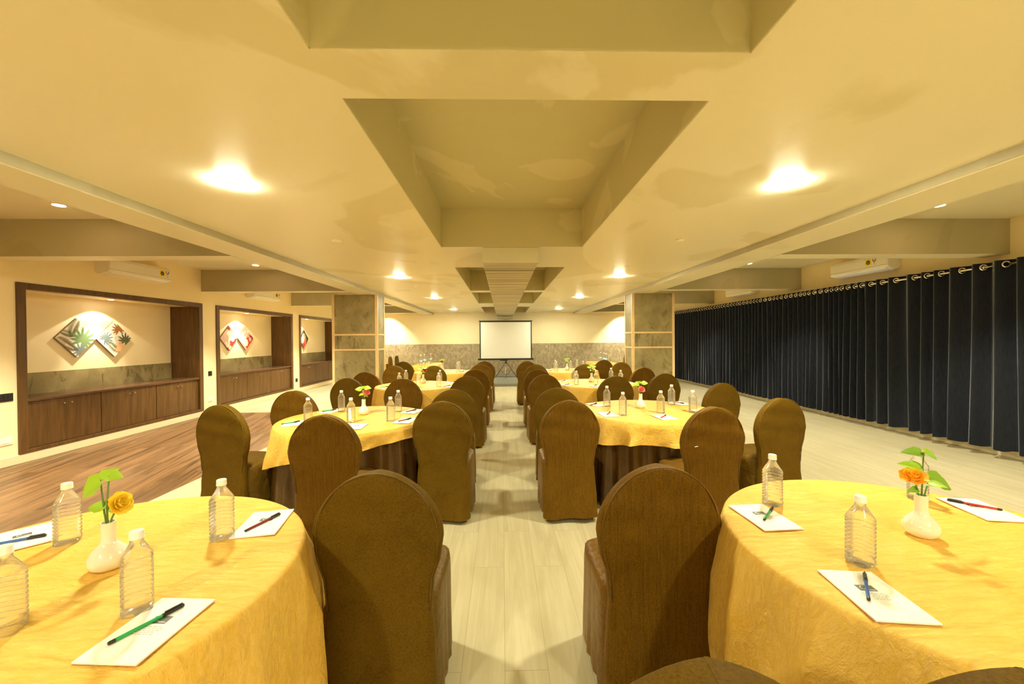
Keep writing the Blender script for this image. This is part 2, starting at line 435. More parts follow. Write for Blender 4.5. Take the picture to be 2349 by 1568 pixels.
# pictures hung diamond-wise in the niches; the prints are flat painted shapes clipped to the canvas
H_ART=.205
def clip_poly(poly,h):
    for ax,sg in ((0,1),(0,-1),(1,1),(1,-1)):
        out=[]
        for i in range(len(poly)):
            a,b=poly[i-1],poly[i]; ia=a[ax]*sg<=h; ib=b[ax]*sg<=h
            if ia!=ib:
                t_=(h*sg-a[ax])/(b[ax]-a[ax]); out.append((a[0]+(b[0]-a[0])*t_,a[1]+(b[1]-a[1])*t_))
            if ib: out.append(b)
        poly=out
        if len(poly)<3: return []
    return poly
class Art:
    def __init__(s,base): s.b=MB(); s.mats=[base]; s.z=.0282; s.poly([(-1,-1),(1,-1),(1,1),(-1,1)],base)
    def poly(s,pts,m):
        # pts in picture space: u right, v up along the upright diamond; turned 45 degrees into canvas space
        q=[((u+v)*.70711,(v-u)*.70711) for u,v in pts] if m is not s.mats[0] or len(s.b.f) else pts
        q=clip_poly(q,H_ART)
        if len(q)<3: return
        if m not in s.mats: s.mats.append(m)
        s.z+=.000012
        s.b.add([(s.z,y,z) for y,z in q],[tuple(range(len(q)))],s.mats.index(m))
    def blade(s,x,y,ang,L,W,m):
        c,n_=cos(ang),sin(ang)
        pts=[(0,0),(.35*L,W),(.75*L,.7*W),(L,0),(.75*L,-.7*W),(.35*L,-W)]
        s.poly([(x+u*c-v*n_,y+u*n_+v*c) for u,v in pts],m)
    def frond(s,x,y,ang,L,m,n=16,w=.006,bl=.38,bend=.6):
        px,py,a=x,y,ang
        for i in range(n):
            st=L/n; l2=L*bl*sin(pi*(.12+.86*(i+1)/n)**.8)
            for sg in (-1,1): s.blade(px,py,a+sg*(1.0-.35*i/n),l2,w,m)
            px+=st*cos(a); py+=st*sin(a); a+=bend/n
    def monstera(s,x,y,ang,R_,m,n=11):
        for i in range(n):
            t_=i/(n-1); a=ang+(t_-.5)*4.9
            s.blade(x,y,a,R_*(.72+.35*cos((t_-.5)*2.6)),R_*.115,m)
        s.blade(x-.2*R_*cos(ang),y-.2*R_*sin(ang),ang,R_*.6,R_*.17,m)
    def bloom(s,x,y,R_,m,m2,seed):
        r=random.Random(seed)
        for ring,(k,f) in enumerate(((7,1.0),(6,.68),(5,.4))):
            for i in range(k):
                a=2*pi*i/k+r.uniform(-.2,.2)+ring; cx,cy=x+R_*f*.55*cos(a),y+R_*f*.55*sin(a); q=R_*f*.52
                s.poly([(cx+q*(1+.12*sin(3*b_+i))*cos(b_),cy+q*(1+.12*sin(3*b_+i))*sin(b_)) for b_ in [2*pi*j/12 for j in range(12)]],m if (i+ring)%2 else m2)
def paint_art(kind):
    if kind==0:
        A_=Art(M['a_cream'])
        A_.poly([(-.30,.02),(-.02,.30),(.04,.18),(-.10,-.02),(-.18,-.12)],M['a_tan'])
        A_.frond(.02,.27,radians(235),.30,M['a_olive'],18,.0062,.34,.5); A_.frond(-.27,.0,radians(-42),.34,M['a_brown'],20,.0062,.34,.3)
        A_.frond(-.22,.09,radians(-12),.22,M['a_olive'],14,.0055,.3,-.4)
        A_.monstera(.07,-.04,radians(58),.20,M['a_green']); A_.monstera(.05,-.20,radians(140),.13,M['a_blue']); A_.blade(-.05,-.15,radians(-30),.08,.02,M['a_olive'])
    elif kind==1:
        A_=Art(M['a_cream'])
        A_.frond(.03,.05,radians(-70),.30,M['a_tan'],18,.0062,.36,.3); A_.frond(-.10,-.05,radians(-50),.26,M['a_olive'],18,.005,.32,.2)
        A_.monstera(.07,.15,radians(100),.13,M['a_rust']); A_.monstera(.18,-.04,radians(60),.15,M['a_olive']); A_.monstera(-.15,.0,radians(40),.13,M['a_blue']); A_.monstera(.07,-.14,radians(-20),.12,M['a_peach'])
    elif kind==2:
        A_=Art(M['a_pink'])
        A_.poly([(0,-.06),(.30,.0),(.0,-.30),(-.12,-.2)],M['a_red']); A_.bloom(.03,.06,.12,M['a_pale'],M['a_cream'],1); A_.bloom(-.12,.0,.10,M['a_pink'],M['a_tan'],2)
        A_.bloom(-.05,-.13,.08,M['a_pale'],M['a_pink'],3); A_.bloom(.12,-.02,.06,M['a_pale'],M['a_cream'],4); A_.monstera(-.02,.22,radians(70),.08,M['a_wine']); A_.bloom(.03,-.22,.05,M['a_pale'],M['a_pink'],5)
    elif kind==3:
        A_=Art(M['a_pink'])
        A_.poly([(.02,.02),(.3,.02),(.05,-.30),(-.05,-.12)],M['a_red']); A_.poly([(.12,.10),(.26,.05),(.28,-.02),(.16,.02)],M['a_wine'])
        A_.bloom(-.10,.03,.13,M['a_pale'],M['a_cream'],6); A_.bloom(.02,.12,.09,M['a_pale'],M['a_pink'],7); A_.bloom(.0,-.10,.09,M['a_cream'],M['a_pale'],8); A_.bloom(.16,-.02,.05,M['a_pale'],M['a_pink'],9)
    else:
        A_=Art(M['a_navy'])
        A_.poly([(-.3,0),(0,-.3),(.14,-.14),(-.05,.05)],M['a_red']); A_.bloom(.0,.06,.12,M['a_pale'],M['a_peach'],10); A_.bloom(.08,-.06,.08,M['a_peach'],M['a_red'],11); A_.bloom(-.10,-.04,.10,M['a_peach'],M['a_pale'],12); A_.monstera(.1,.12,radians(50),.09,M['a_olive'])
    return A_
def picture(y,z,kind,label,grp='diamond canvases in the niches'):
    t=thing('canvas_picture',label,'picture',(XN+.004,y,z),0,grp)
    h=H_ART
    o=MB().box(0,.028,-h,h,-h,h).build('canvas_body',M['art_edge'],t); o.rotation_euler=(radians(45),0,0)
    A_=paint_art(kind)
    o=A_.b.build('printed_face',A_.mats,t); o.rotation_euler=(radians(45),0,0)
    return t
picture(6.00,1.515,0,'palm leaf canvas hung as a diamond, nearer of the pair in the nearest niche')
picture(6.567,1.50,1,'palm leaf canvas with orange leaf hung as a diamond, farther of the nearest niche pair')
picture(9.255,1.515,2,'red and cream blossom canvas hung as a diamond, nearer of the middle niche pair')
picture(9.85,1.508,3,'red and cream blossom canvas hung as a diamond, farther of the middle niche pair')
picture(12.69,1.50,4,'dark red and navy blossom canvas hung as a diamond in the farthest niche')

def spot_lamp(parent, loc, target, energy, size, blend, col=SPOT_COL, rad=.02):
    L=bpy.data.lights.new('spot_light','SPOT'); L.energy=energy; L.spot_size=radians(size); L.spot_blend=blend; L.color=col; L.shadow_soft_size=rad
    o=bpy.data.objects.new('spot_light',L); COL.objects.link(o); o.parent=parent; o.location=loc
    d=Vector(target)-Vector(loc); o.rotation_euler=d.to_track_quat('-Z','Y').to_euler(); return o
for k,y in enumerate((6.28,9.55,12.42)):
    t=thing('niche_spotlight',f'small recessed spotlight in the head of the {ORD[k]} niche','spotlight',(-6.07,y,2.11),0,'niche spotlights')
    MB().lathe([(.045,-.006),(.045,0)],20).build('bezel',M['white'],t)
    MB().lathe([(.034,-.008),(.034,-.004)],20).build('lens',M['nichelens'],t)
    spot_lamp(t,(0,0,-.012),(0,0,-1),4.0,114,.10)
    spot_lamp(t,(0,0,-.012),(-.06,0,-1),13,66,.6)

# round LED panels
LIGHTS=[(-1.735,2.60),(1.915,2.60),(-1.68,6.50),(1.95,6.50),(-1.66,9.80),(1.93,9.80),(-1.66,13.6),(1.96,13.6),(-1.74,-1.05),(1.92,-1.05),(-1.74,-4.9),(1.92,-4.9)]  # last pair, out of view, added to brighten the near ceiling
LN=['first','second','third','farthest']
for i,(x,y) in enumerate(LIGHTS):
    lab=(f'{"left" if x<0 else "right"} row round LED ceiling panel, {LN[i//2]} from the camera' if i<8 else f'round LED ceiling panel {"just" if i<10 else "added far"} behind the viewer on the {"left" if x<0 else "right"}')
    t=thing('ceiling_light',lab,'ceiling light',(x,y,ZM),0,'round LED ceiling panels')
    MB().lathe([(.094,0),(.094,-.004),(.089,-.007)],40).build('rim',M['white'],t)
    MB().lathe([(.089,-.006),(.088,-.0115),(.060,-.0135),(.02,-.014)],40).build('diffuser',M['led'],t,smooth=True)
# side bay recessed spots
SB=[(-4.40,4.05,'first spot over the left side bay'),(-4.44,7.25,'second spot over the left side bay'),(-4.44,10.5,'third spot over the left side bay'),
    (4.60,4.05,'first spot over the right side bay'),(4.60,7.25,'second spot over the right side bay'),(4.60,10.5,'third spot over the right side bay'),
    (-4.4,14.85,'spot washing the left end of the end wall'),(4.75,14.85,'spot washing the right end of the end wall'),(-4.4,.9,'spot over the left bay beside the viewer'),(4.6,.9,'spot over the right bay beside the viewer')]
for i,(x,y,lab) in enumerate(SB):
    t=thing('recessed_spotlight','small round recessed '+lab,'spotlight',(x,y,ZS),0,'side bay spotlights')
    MB().lathe([(.062,0),(.062,-.006),(.050,-.008)],24).build('bezel',M['white'],t)
    MB().lathe([(.048,-.006),(.048,-.010)],24).build('lens',M['spotlens'],t)
    spot_lamp(t,(0,0,-.014),(0,0.05 if i in (6,7) else 0,-1),(38 if x>0 else (80 if y>2 else 26)) if i not in (6,7) else 75,96 if i not in (6,7) else 92,.6,(1,.92,.68))
for i,(x,y,lab) in enumerate([(-1.69,4.1,'left row, nearer'),(1.87,4.1,'right row, nearer'),(-1.665,7.6,'left row, farther'),(1.89,7.65,'right row, farther')]):
    tag(MB().lathe([(.045,0),(.045,-.012),(.030,-.020),(.012,-.021)],20).build('smoke_detector',M['ceiling'],smooth=True,loc=(x,y,ZM)),f'small cream round detector on the ceiling, {lab}','detector','ceiling detectors')

# air conditioners
def aircon(wx, sgn, y0, y1, z0, label):
    t=thing('air_conditioner',label,'air conditioner',(wx,(y0+y1)/2,z0),0,'split air conditioners')
    L=(y1-y0)/2; H=.285; D=.215
    def X(u): return sgn*u
    prof=[(0,.055),(0,H),(.16,H),(D-.015,H-.015),(D,H-.06),(D,.085),(D-.015,.06),(.10,.03),(.05,.03)]
    rings=[]
    for yy,ins in ((-L,.012),(-L+.012,0),(L-.012,0),(L,.012)):
        rings.append([(X(max(0,u-ins) if u>0.02 else u),yy,zz) for u,zz in prof])
    MB().loft(rings).build('body',M['white'],t,bevel=.006)
    b=MB(); fl=[(.06,.026),(D-.03,.055),(D-.008,.075),(D-.004,.068),(D-.03,.045),(.07,.016)]
    b.loft([[(X(u),yy,zz) for u,zz in fl] for yy in (-L+.05,L-.05)]); b.build('air_flap',M['white'],t,bevel=.003)
    b=MB().box(*sorted((X(D-.001),X(D+.0015))),-L+.01,L-.01,.098,.101); b.build('panel_seam',M['ink_faint'],t)
    # stickers sit at the far end on the left wall, at the near end on the right wall
    ys= (L-.235) if sgn>0 else (-L+.26)
    d=1 if sgn>0 else 1
    q=MB()
    q.box(*sorted((X(D),X(D+.002))),ys,ys+.10,.125,.225,0)
    q.loft([[(X(D+.0021+e),ys+.05+.034*cos(2*pi*j/24),.175+.034*sin(2*pi*j/24)) for j in range(24)] for e in (0,.0006)],mi=1)
    q.box(*sorted((X(D+.0022),X(D+.0032))),ys+.04,ys+.06,.158,.163,2)
    q.box(*sorted((X(D+.0022),X(D+.0032))),ys+.033,ys+.067,.176,.180,0)
    q.build('energy_sticker',[M['yellow_sticker'],M['green_print'],M['white']],t)
    q=MB(); yc=ys+(.15 if sgn>0 else -.05)
    q.box(*sorted((X(D),X(D+.001))),yc-.028,yc+.028,.115,.215,0)
    for j in range(9):
        a0=pi*(0.85+ j*.15); 
        p=[(yc+r*cos(aa),.205+r*sin(aa)) for r,aa in ((.034,a0),(.034,a0+.13*pi),(.018,a0+.13*pi),(.018,a0))]
        q.loft([[(X(D+.0012+e),yy,zz) for yy,zz in p] for e in (0,.0006)],mi=1 if (j<5)==(sgn>0) else 2)
    for j in range(4): q.box(*sorted((X(D+.001),X(D+.0016))),yc-.018,yc+.018,.125+.014*j,.129+.014*j,2)
    q.build('star_rating_sticker',[M['cap'],M['red_print'],M['ink']],t)
aircon(XL,1,5.77,6.83,2.395,'white split air conditioner high on the left wall above the nearest niche')
aircon(XL,1,9.07,10.13,2.395,'white split air conditioner high on the left wall above the middle niche')
aircon(XR,-1,5.79,6.83,2.43,'white split air conditioner above the navy curtains, nearer of the two')
aircon(XR,-1,9.06,10.10,2.43,'white split air conditioner above the navy curtains, farther of the two')

# switches and sockets on the left wall
def plate(y,z,w_,h_,m,n,label,name,cat):
    t=thing(name,label,cat,(XL,y,z))
    MB().box(0,.011,-w_/2,w_/2,-h_/2,h_/2).build('cover_plate',m,t,bevel=.003)
    inner=w_*.76
    for i in range(n):
        a=-inner/2+i*inner/n
        MB().box(.011,.015,a+.002,a+inner/n-.002,-h_*.28,h_*.28).build('rocker' if m is M['black'] else 'socket_insert',M['blackmetal'] if m is M['black'] else M['white'],t,bevel=.001)
plate(4.735,.81,.15,.095,M['black'],3,'black switch plate on the left wall before the nearest niche','switch_plate','switch')
plate(7.965,.81,.095,.095,M['black'],2,'black switch plate on the wall pier between the nearest and middle niches','switch_plate','switch')
plate(11.245,.335,.10,.10,M['black'],2,'black socket plate low on the pier between the middle and farthest niches','socket_plate','socket')
plate(7.96,.30,.13,.09,M['white'],2,'white socket plate low on the pier between the nearest and middle niches','socket_plate','socket')
plate(4.70,.30,.20,.09,M['white'],2,'white socket plate low on the left wall before the nearest niche','socket_plate','socket')

# ------------------------------------------------------------------ curtains on the right
XCU=5.81
t=thing('window_1','window hidden behind the navy curtains, glimpsed as a bright slit','window',(XR,6.3,1.45)); t['kind']='structure'
MB().box(-.012,-.006,-.60,.60,-.6,.5).build('pane',M['daylight'],t)
b=MB()
for z in (-.62,-.2,.5): b.box(-.03,0,-.62,.62,z,z+.03)
for y in (-.62,.59): b.box(-.03,0,y,y+.03,-.62,.53)
b.build('window_frame',M['alu'],t)
t=thing('curtain_rod','long steel curtain rod on brackets above the navy curtains','curtain rod',(XCU,0,2.262))
for a,c in ((2.2,4.63),(4.66,15.2)):
    MB().tube([(0,a,0),(0,c,0)],.0125,10).build('rod',M['chrome'],t,smooth=True)
for y,s in ((4.63,1),):
    MB().lathe([(.014,-.03),(.02,-.024),(.02,-.016),(.013,-.012),(.022,-.002),(.024,.010),(.016,.026),(.004,.034)],14).build('finial',M['chrome'],t,smooth=True).matrix_local=Matrix.Translation((0,4.64,0))@Matrix.Rotation(radians(-90),4,'X')
for y in (4.75,7.75,10.85,13.95):
    MB().box(-.008,.19,y-.008,y+.008,-.008,.008).build('bracket',M['chrome'],t)
PAN=[(2.6,4.52,9,'nearest, cut by the picture edge'),(4.54,6.178,8,'second, wide folds beside the slit of daylight'),(6.172,7.72,13,'third from the camera'),(7.73,9.28,12,'fourth from the camera'),(9.29,10.84,12,'fifth from the camera'),(10.85,12.40,12,'sixth from the camera'),(12.41,13.93,12,'seventh from the camera'),(13.94,15.2,11,'farthest, mostly hidden by the pillar')]
for ip,(y0,y1,nw,lab) in enumerate(PAN):
    rnd=random.Random(40+ip)
    t=thing('velvet_curtain','navy velvet eyelet curtain panel, '+lab,'curtain',(XCU,y0,0),0,'navy curtain panels')
    nper=nw; per=(y1-y0)/nper
    ph=[rnd.uniform(-.18,.18) for _ in range(nper+2)]; am=[rnd.uniform(.75,1.25) for _ in range(nper+2)]; dr=[rnd.uniform(-.3,.3) for _ in range(nper+2)]
    ny=nper*14; nz=16; vs=[]
    A=.046 if ip==1 else (.048 if ip==0 else min(.055,per*.36))
    for k in range(nz+1):
        v=k/nz; z=2.315-v*(2.315-.105)
        for j in range(ny+1):
            u=j/ny*nper; u=min(max(u+.22*sin(2*pi*j/ny*2+ip)*sin(pi*j/ny),0),nper-1e-6) if j<ny else nper; i0=int(u); fr=u-i0
            a_=am[i0]*(1-fr)+am[i0+1]*fr; p_=(ph[i0]*(1-fr)+ph[i0+1]*fr)*(.3+v); d_=(dr[i0]*(1-fr)+dr[i0+1]*fr)
            s=sin(2*pi*(u+p_*.6))
            s=math.copysign(abs(s)**.9,s)+.16*sin(4*pi*(u+p_)+ip)*(.4+v)
            x=A*(1+(.25*v)*(a_-1)*2)*a_**(.3+v)*s + .012*v*sin(7*u+3*v+ip)
            yy=j/ny*(y1-y0)+ d_*per*.35*v*sin(pi*min(max(j/ny,0),1))
            if ip==1 and j>ny-10: yy-= .020*sin(pi*min(1,max(0,(v-.12)/.55)))*(j-ny+10)/10
            if k==nz: z=.105+.012*sin(2*pi*u+1)+.004*rnd.random()
            vs.append((x,yy,z))
    fs=[(k*(ny+1)+j,k*(ny+1)+j+1,(k+1)*(ny+1)+j+1,(k+1)*(ny+1)+j) for k in range(nz) for j in range(ny)]
    MB().add(vs,fs).build('curtain_cloth',M['velvet'],t,smooth=True)
    for i in range(nper):
        # find where the cloth crosses the rod on its visible slope
        best=min(range(ny+1),key=lambda j_: abs((j_/ny*nper+.22*sin(2*pi*j_/ny*2+ip)*sin(pi*j_/ny))-(i+.5)))
        yy=best/ny*(y1-y0)
        MB().torus((-.004,yy-.006,2.262),.031,.008,'y',18,8,tilt=radians(-30)).build('eyelet',M['chrome'],t,smooth=True)

# ------------------------------------------------------------------ projection screen on the stage
t=thing('projection_screen','white tripod projection screen standing on the stage','projection screen',(.125,14.0,.085),radians(1.2))
MB().box(-.955,.955,-.014,.014,1.985,2.012).build('top_bar',M['black'],t,bevel=.005)
b=MB().box(-.925,.925,-.002,.002,.66,1.985); b.build('border',M['black'],t)
MB().box(-.885,.885,-.005,-.0025,.675,1.955).build('projection_surface',M['screen'],t)
MB().box(-.985,.985,-.03,.035,.615,.675).build('roller_case',M['black'],t,bevel=.012)
MB().tube([(0,.06,.02),(0,.06,.66)],.016,12).build('lower_pole',M['steel'],t,smooth=True)
MB().tube([(0,.06,.66),(0,.06,2.0)],.012,12).build('upper_pole',M['steel'],t,smooth=True)
MB().box(-.20,.06,.0,.08,.585,.615).build('carry_handle',M['black'],t)
MB().lathe([(.03,.50),(.03,.56)],16,(0,.06,0)).build('tripod_collar',M['black'],t)
for ang in (200,340,265):
    a=radians(ang); r=.40 if ang!=265 else .36
    lg=MB().tube([(.02*cos(a),.06+.02*sin(a),.53),(r*cos(a),.06+r*sin(a),.012)],.009,8).build('tripod_leg',M['blackmetal'] if ang!=265 else M['steel'],t,smooth=True)
    MB().tube([(.015*cos(a),.06+.015*sin(a),.09),(.55*r*cos(a),.06+.55*r*sin(a),.245)],.006,8).build('brace',M['blackmetal'],lg,smooth=True)
    MB().lathe([(.012,.0),(.014,.02),(.010,.03)],10,(r*cos(a),.06+r*sin(a),0)).build('rubber_foot',M['black'],lg,smooth=True)

# ------------------------------------------------------------------ chairs with stretch covers
def back_halfwidth(z):
    pts=[(0,.222),(.12,.214),(.30,.204),(.44,.200),(.54,.208),(.64,.232),(.71,.240)]
    for (a,wa),(c,wc) in zip(pts,pts[1:]):
        if z<=c:
            q=(z-a)/(c-a); q=q*q*(3-2*q); return wa+(wc-wa)*q
    return .240
def make_chair(name, cloth_m, seat_m, seed):
    rnd=random.Random(seed)
    root=thing(name,'-','chair')
    zs=[.035,.07,.13,.20,.28,.36,.44,.50,.56,.62,.67,.71]
    rows=[(z,back_halfwidth(z)) for z in zs]
    for i in range(1,15):
        a=i/14*(pi/2)*.9995; rows.append((.71+.247*sin(a),.240*cos(a)))
    nseg=40; rings=[]
    ph=[rnd.uniform(0,6.28) for _ in range(6)]
    for z,wd in rows:
        ring=[]
        yb=-.045*max(0,(.40-z)/.40)**1.6
        yl=-.02*max(0,(z-.5)/.45)
        th=.034
        for j in range(nseg):
            a=2*pi*j/nseg; ca,sa=cos(a),sin(a)
            x=wd*math.copysign(abs(ca)**.42,ca); y=th*math.copysign(abs(sa)**.5,sa)
            if sa<0: y+=yb
            low=max(0,(.42-z)/.42)
            if sa<-.05: y+= low*.012*sin(26*x+ph[0])+low*.008*sin(47*x+ph[1]) + .003*sin(9*z*5+ph[2]+8*x)
            x+= .004*sin(14*z+ph[3])*(1 if ca>0 else -1)
            ring.append((x,y+yl,z+.006*low*sin(9*x+ph[4])))
        rings.append(ring)
    MB().loft(rings).build('back_cover',cloth_m,root,smooth=True,angle=75)
    # piping seam round the rear edge of the back
    pts=[(-rw,-.0245-.02*max(0,(z-.5)/.45),z) for z,rw in rows[6:]]+[(rw,-.0245-.02*max(0,(z-.5)/.45),z) for z,rw in reversed(rows[6:])]
    pts=[(x*.945,y,z) for x,y,z in pts]
    MB().tube(pts,.0035,6).build('piping',seat_m,root,smooth=True)
    # seat and skirt
    def rr(hx,y0,y1,z,amp,e=5.0):
        yc=(y0+y1)/2; hy=(y1-y0)/2; ring=[]
        for j in range(56):
            a=2*pi*j/56; ca,sa=cos(a),sin(a)
            k=(abs(ca)**e+abs(sa)**e)**(-1/e)
            q=1+amp*(sin(17*a+ph[4])*.6+sin(29*a+ph[5]+6*z)*.4)
            ring.append((hx*k*ca*q,yc+hy*k*sa*q,z))
        return ring
    rings=[rr(.222,.0,.425,.04,.030),rr(.221,.0,.425,.12,.030),rr(.219,.0,.425,.24,.022),rr(.218,.0,.425,.36,.014),rr(.217,.0,.425,.43,.006),rr(.214,.005,.42,.462,.002),rr(.190,.03,.395,.480,0),rr(.12,.09,.33,.487,0)]
    MB().loft(rings).build('seat_skirt',seat_m,root,smooth=True,angle=80)
    for sx in (-1,1):
        for y in (-.005,.38):
            MB().box(sx*.195-.011,sx*.195+.011,y-.011,y+.011,0,.075).build('leg',M['gold'],root,bevel=.003)
    return root
PROTO={}
M['seat_olive']=cloth('olive_satin',(.110,.061,.006),(.145,.082,.009),.40,.06,(.9,.6,.2),22,.45,spec=.22)
PROTO['o']=make_chair('banquet_chair',M['chair_olive'],M['seat_olive'],3)
PROTO['b']=make_chair('banquet_chair',M['chair_brown'],M['chair_seat'],8)
used=set()
def chair(kind,x,y,deg,label,group='covered banquet chairs'):
    tone={'o':'olive-brown','b':'chestnut-brown'}[kind]
    p=PROTO[kind]
    if kind not in used: used.add(kind); o=p
    else: o=copy_tree(p)
    o.location=(x,y+.02,0); o.rotation_euler=(0,0,radians(-deg))
    tag(o,f'{tone} covered banquet chair, '+label,'chair',group)
CH=[('o',-.47,1.48,1,'aisle side of the front left table'),
 ('o',-.48,3.14,2,'near aisle seat of the second left table'),
 ('b',-1.18,2.63,2,'back to camera, near edge of the second left table'),
 ('o',-2.17,3.10,14,'near wall-side seat of the second left table'),
 ('b',-2.04,3.91,4,'far wall-side seat of the second left table'),
 ('o',-2.00,5.15,6,'near wall-side seat of the third left table'),
 ('b',-2.10,6.12,4,'far wall-side seat of the third left table'),
 ('b',-1.26,5.02,0,'back to camera, near edge of the third left table'),
 ('o',-.49,3.90,-6,'far aisle seat of the second left table'),
 ('o',-.47,5.28,3,'near aisle seat of the third left table'),
 ('b',-.45,6.48,0,'far aisle seat of the third left table'),
 ('b',-.43,7.80,2,'near aisle seat of the farthest left table'),
 ('b',-.40,8.75,0,'far aisle seat of the farthest left table'),
 ('b',-2.06,7.58,6,'near wall-side seat of the farthest left table'),
 ('o',-2.21,8.90,10,'far wall-side seat of the farthest left table'),
 ('o',-1.29,7.44,0,'back to camera, near edge of the farthest left table'),
 ('b',.60,1.50,-1,'aisle side of the front right table'),
 ('b',.53,3.12,-1,'near aisle seat of the second right table'),
 ('b',1.485,2.75,-6,'near edge of the second right table, pale fluff on its back'),
 ('o',2.22,3.10,-12,'near curtain-side seat of the second right table'),
 ('o',2.35,4.18,-14,'far curtain-side seat of the second right table'),
 ('o',2.22,5.37,-8,'near curtain-side seat of the third right table'),
 ('b',2.34,6.52,-10,'far curtain-side seat of the third right table'),
 ('o',1.46,5.07,-2,'back to camera, near edge of the third right table'),
 ('o',.545,3.92,6,'far aisle seat of the second right table'),
 ('b',.58,5.40,-2,'near aisle seat of the third right table'),
 ('b',.575,6.37,0,'far aisle seat of the third right table'),
 ('o',.64,7.50,-1,'near aisle seat of the farthest right table'),
 ('b',.54,8.62,0,'far aisle seat of the farthest right table'),
 ('b',2.40,7.95,-8,'near curtain-side seat of the farthest right table'),
 ('b',2.28,8.85,-8,'far curtain-side seat of the farthest right table'),
 ('o',1.56,7.46,0,'back to camera, near edge of the farthest right table'),
 ('o',.31,.565,4,'only rounded top in view, lower picture edge, nearer the aisle'),
 ('o',.76,.53,14,'only rounded top in view, lower picture edge, farther from aisle')]
for a in CH: chair(*a)
CH2=[('o',-3.27,11.62,85,'side-on past the left pillar, nearer of the pair'),('o',-3.23,12.20,85,'side-on past the left pillar, farther of the pair'),
 ('b',-3.33,9.97,80,'mostly hidden behind the left pillar at the far table'),('b',3.72,11.82,-85,'sliver showing past the right pillar at the far table')]
for a in CH2: chair(*a,group='chairs at the far oblong tables')
# pale fluff stuck on one chair back
tag(MB().tube([(-.003,0,0),(.006,-.002,.003),(.018,-.001,.004)],.0022,6).build('fluff',M['paper'],loc=(1.315,2.665,.70)),'scrap of pale fluff stuck on a chair back','fluff')

# ------------------------------------------------------------------ tables
def round_table(x,y,hang,name,seed):
    rnd=random.Random(seed)
    t=thing('round_table',f'round banquet table hidden under the cloths, {name}','table',(x,y,0),0,'round banquet tables')
    MB().lathe([(.60,.728),(.605,.735),(.605,.750),(.60,.757)],48).build('tabletop',M['wood'],t)
    MB().lathe([(.035,.03),(.035,.728)],16).build('pedestal',M['blackmetal'],t)
    MB().lathe([(.26,0),(.26,.02),(.06,.05)],24).build('base',M['blackmetal'],t)
    # pleated skirt
    n=300; rings=[]
    ph=[rnd.uniform(0,6.28) for _ in range(8)]
    for k in range(9):
        v=k/8; z=.752-v*.747; ring=[]
        for j in range(n):
            a=2*pi*j/n
            q=.606+.022*v+(.008+.022*v)*sin(26*a+1.6*sin(3*a+ph[0])+ph[1])+.006*v*sin(11*a+ph[2])
            ring.append((q*cos(a),q*sin(a),z))
        rings.append(ring)
    o=MB().loft(rings,False,False).build('table_skirt',M['skirt_cloth'],smooth=True,loc=(x,y,0))
    tag(o,f'brown pleated satin table skirt on the {name}','table skirt','brown table skirts')
    # square gold overlay
    n=240; rings=[]; d0,d1,p1=hang
    for r in (.02,.12,.25,.38,.48,.56,.60):
        rings.append([(r*cos(2*pi*j/n),r*sin(2*pi*j/n),ZT-.004+ (.0012*sin(23*r*cos(2*pi*j/n)+ph[3])+.0010*sin(31*r*sin(2*pi*j/n)+ph[4]))) for j in range(n)])
    for k in range(3):
        a2=(k+1)/3*pi/2
        rings.append([((.612+.022*sin(a2))*cos(2*pi*j/n),(.612+.022*sin(a2))*sin(2*pi*j/n),ZT-.004-.020*(1-cos(a2))) for j in range(n)])
    for k in range(1,12):
        v=k/11; ring=[]
        for j in range(n):
            a=2*pi*j/n
            drop=d0+d1*cos(a-radians(p1))+.012*sin(4*a+ph[2])-.024
            dz=drop*v
            sf=sin(13*a+ph[5]+1.3*sin(2*a+ph[6])+.7*sin(5*a+ph[2]))
            fold=.75*(1-2*abs(sin((13*a+ph[5]+1.3*sin(2*a+ph[6])+.7*sin(5*a+ph[2]))/2))**.8)*(.65+.35*sin(3*a+ph[3]))+.25*sin(23*a+ph[7]+5*v)*v+.25*sin(7*a+ph[0])
            amp=.052*min(1,dz/.20)
            q=.640+.034*min(1,dz/.2)+amp*fold
            q=max(q,.628+.010*v)
            ring.append((q*cos(a),q*sin(a),ZT-.024-dz+.004*sin(5*a+ph[1])*v))
        rings.append(ring)
    o=MB().loft(rings,True,False).build('tablecloth',M['gold_cloth'],smooth=True,loc=(x,y,0))
    tag(o,f'gold crushed satin cloth draped over the {name}','tablecloth','gold round tablecloths')
TAB={'T1L':(-1.288,1.167,(.50,.08,20),'front left table'),'T1R':(1.427,1.244,(.46,.10,150),'front right table'),
 'T2L':(-1.31,3.53,(.28,.17,140),'second left table'),'T2R':(1.38,3.74,(.24,.05,90),'second right table'),
 'T3L':(-1.27,6.0,(.33,.08,180),'third left table'),'T3R':(1.40,6.05,(.33,.06,0),'third right table'),
 'T4L':(-1.25,8.48,(.33,.05,180),'farthest left table'),'T4R':(1.42,8.48,(.33,.05,180),'farthest right table')}
for i,(k,(x,y,p,nm)) in enumerate(TAB.items()): round_table(x,y,p,nm,20+i)

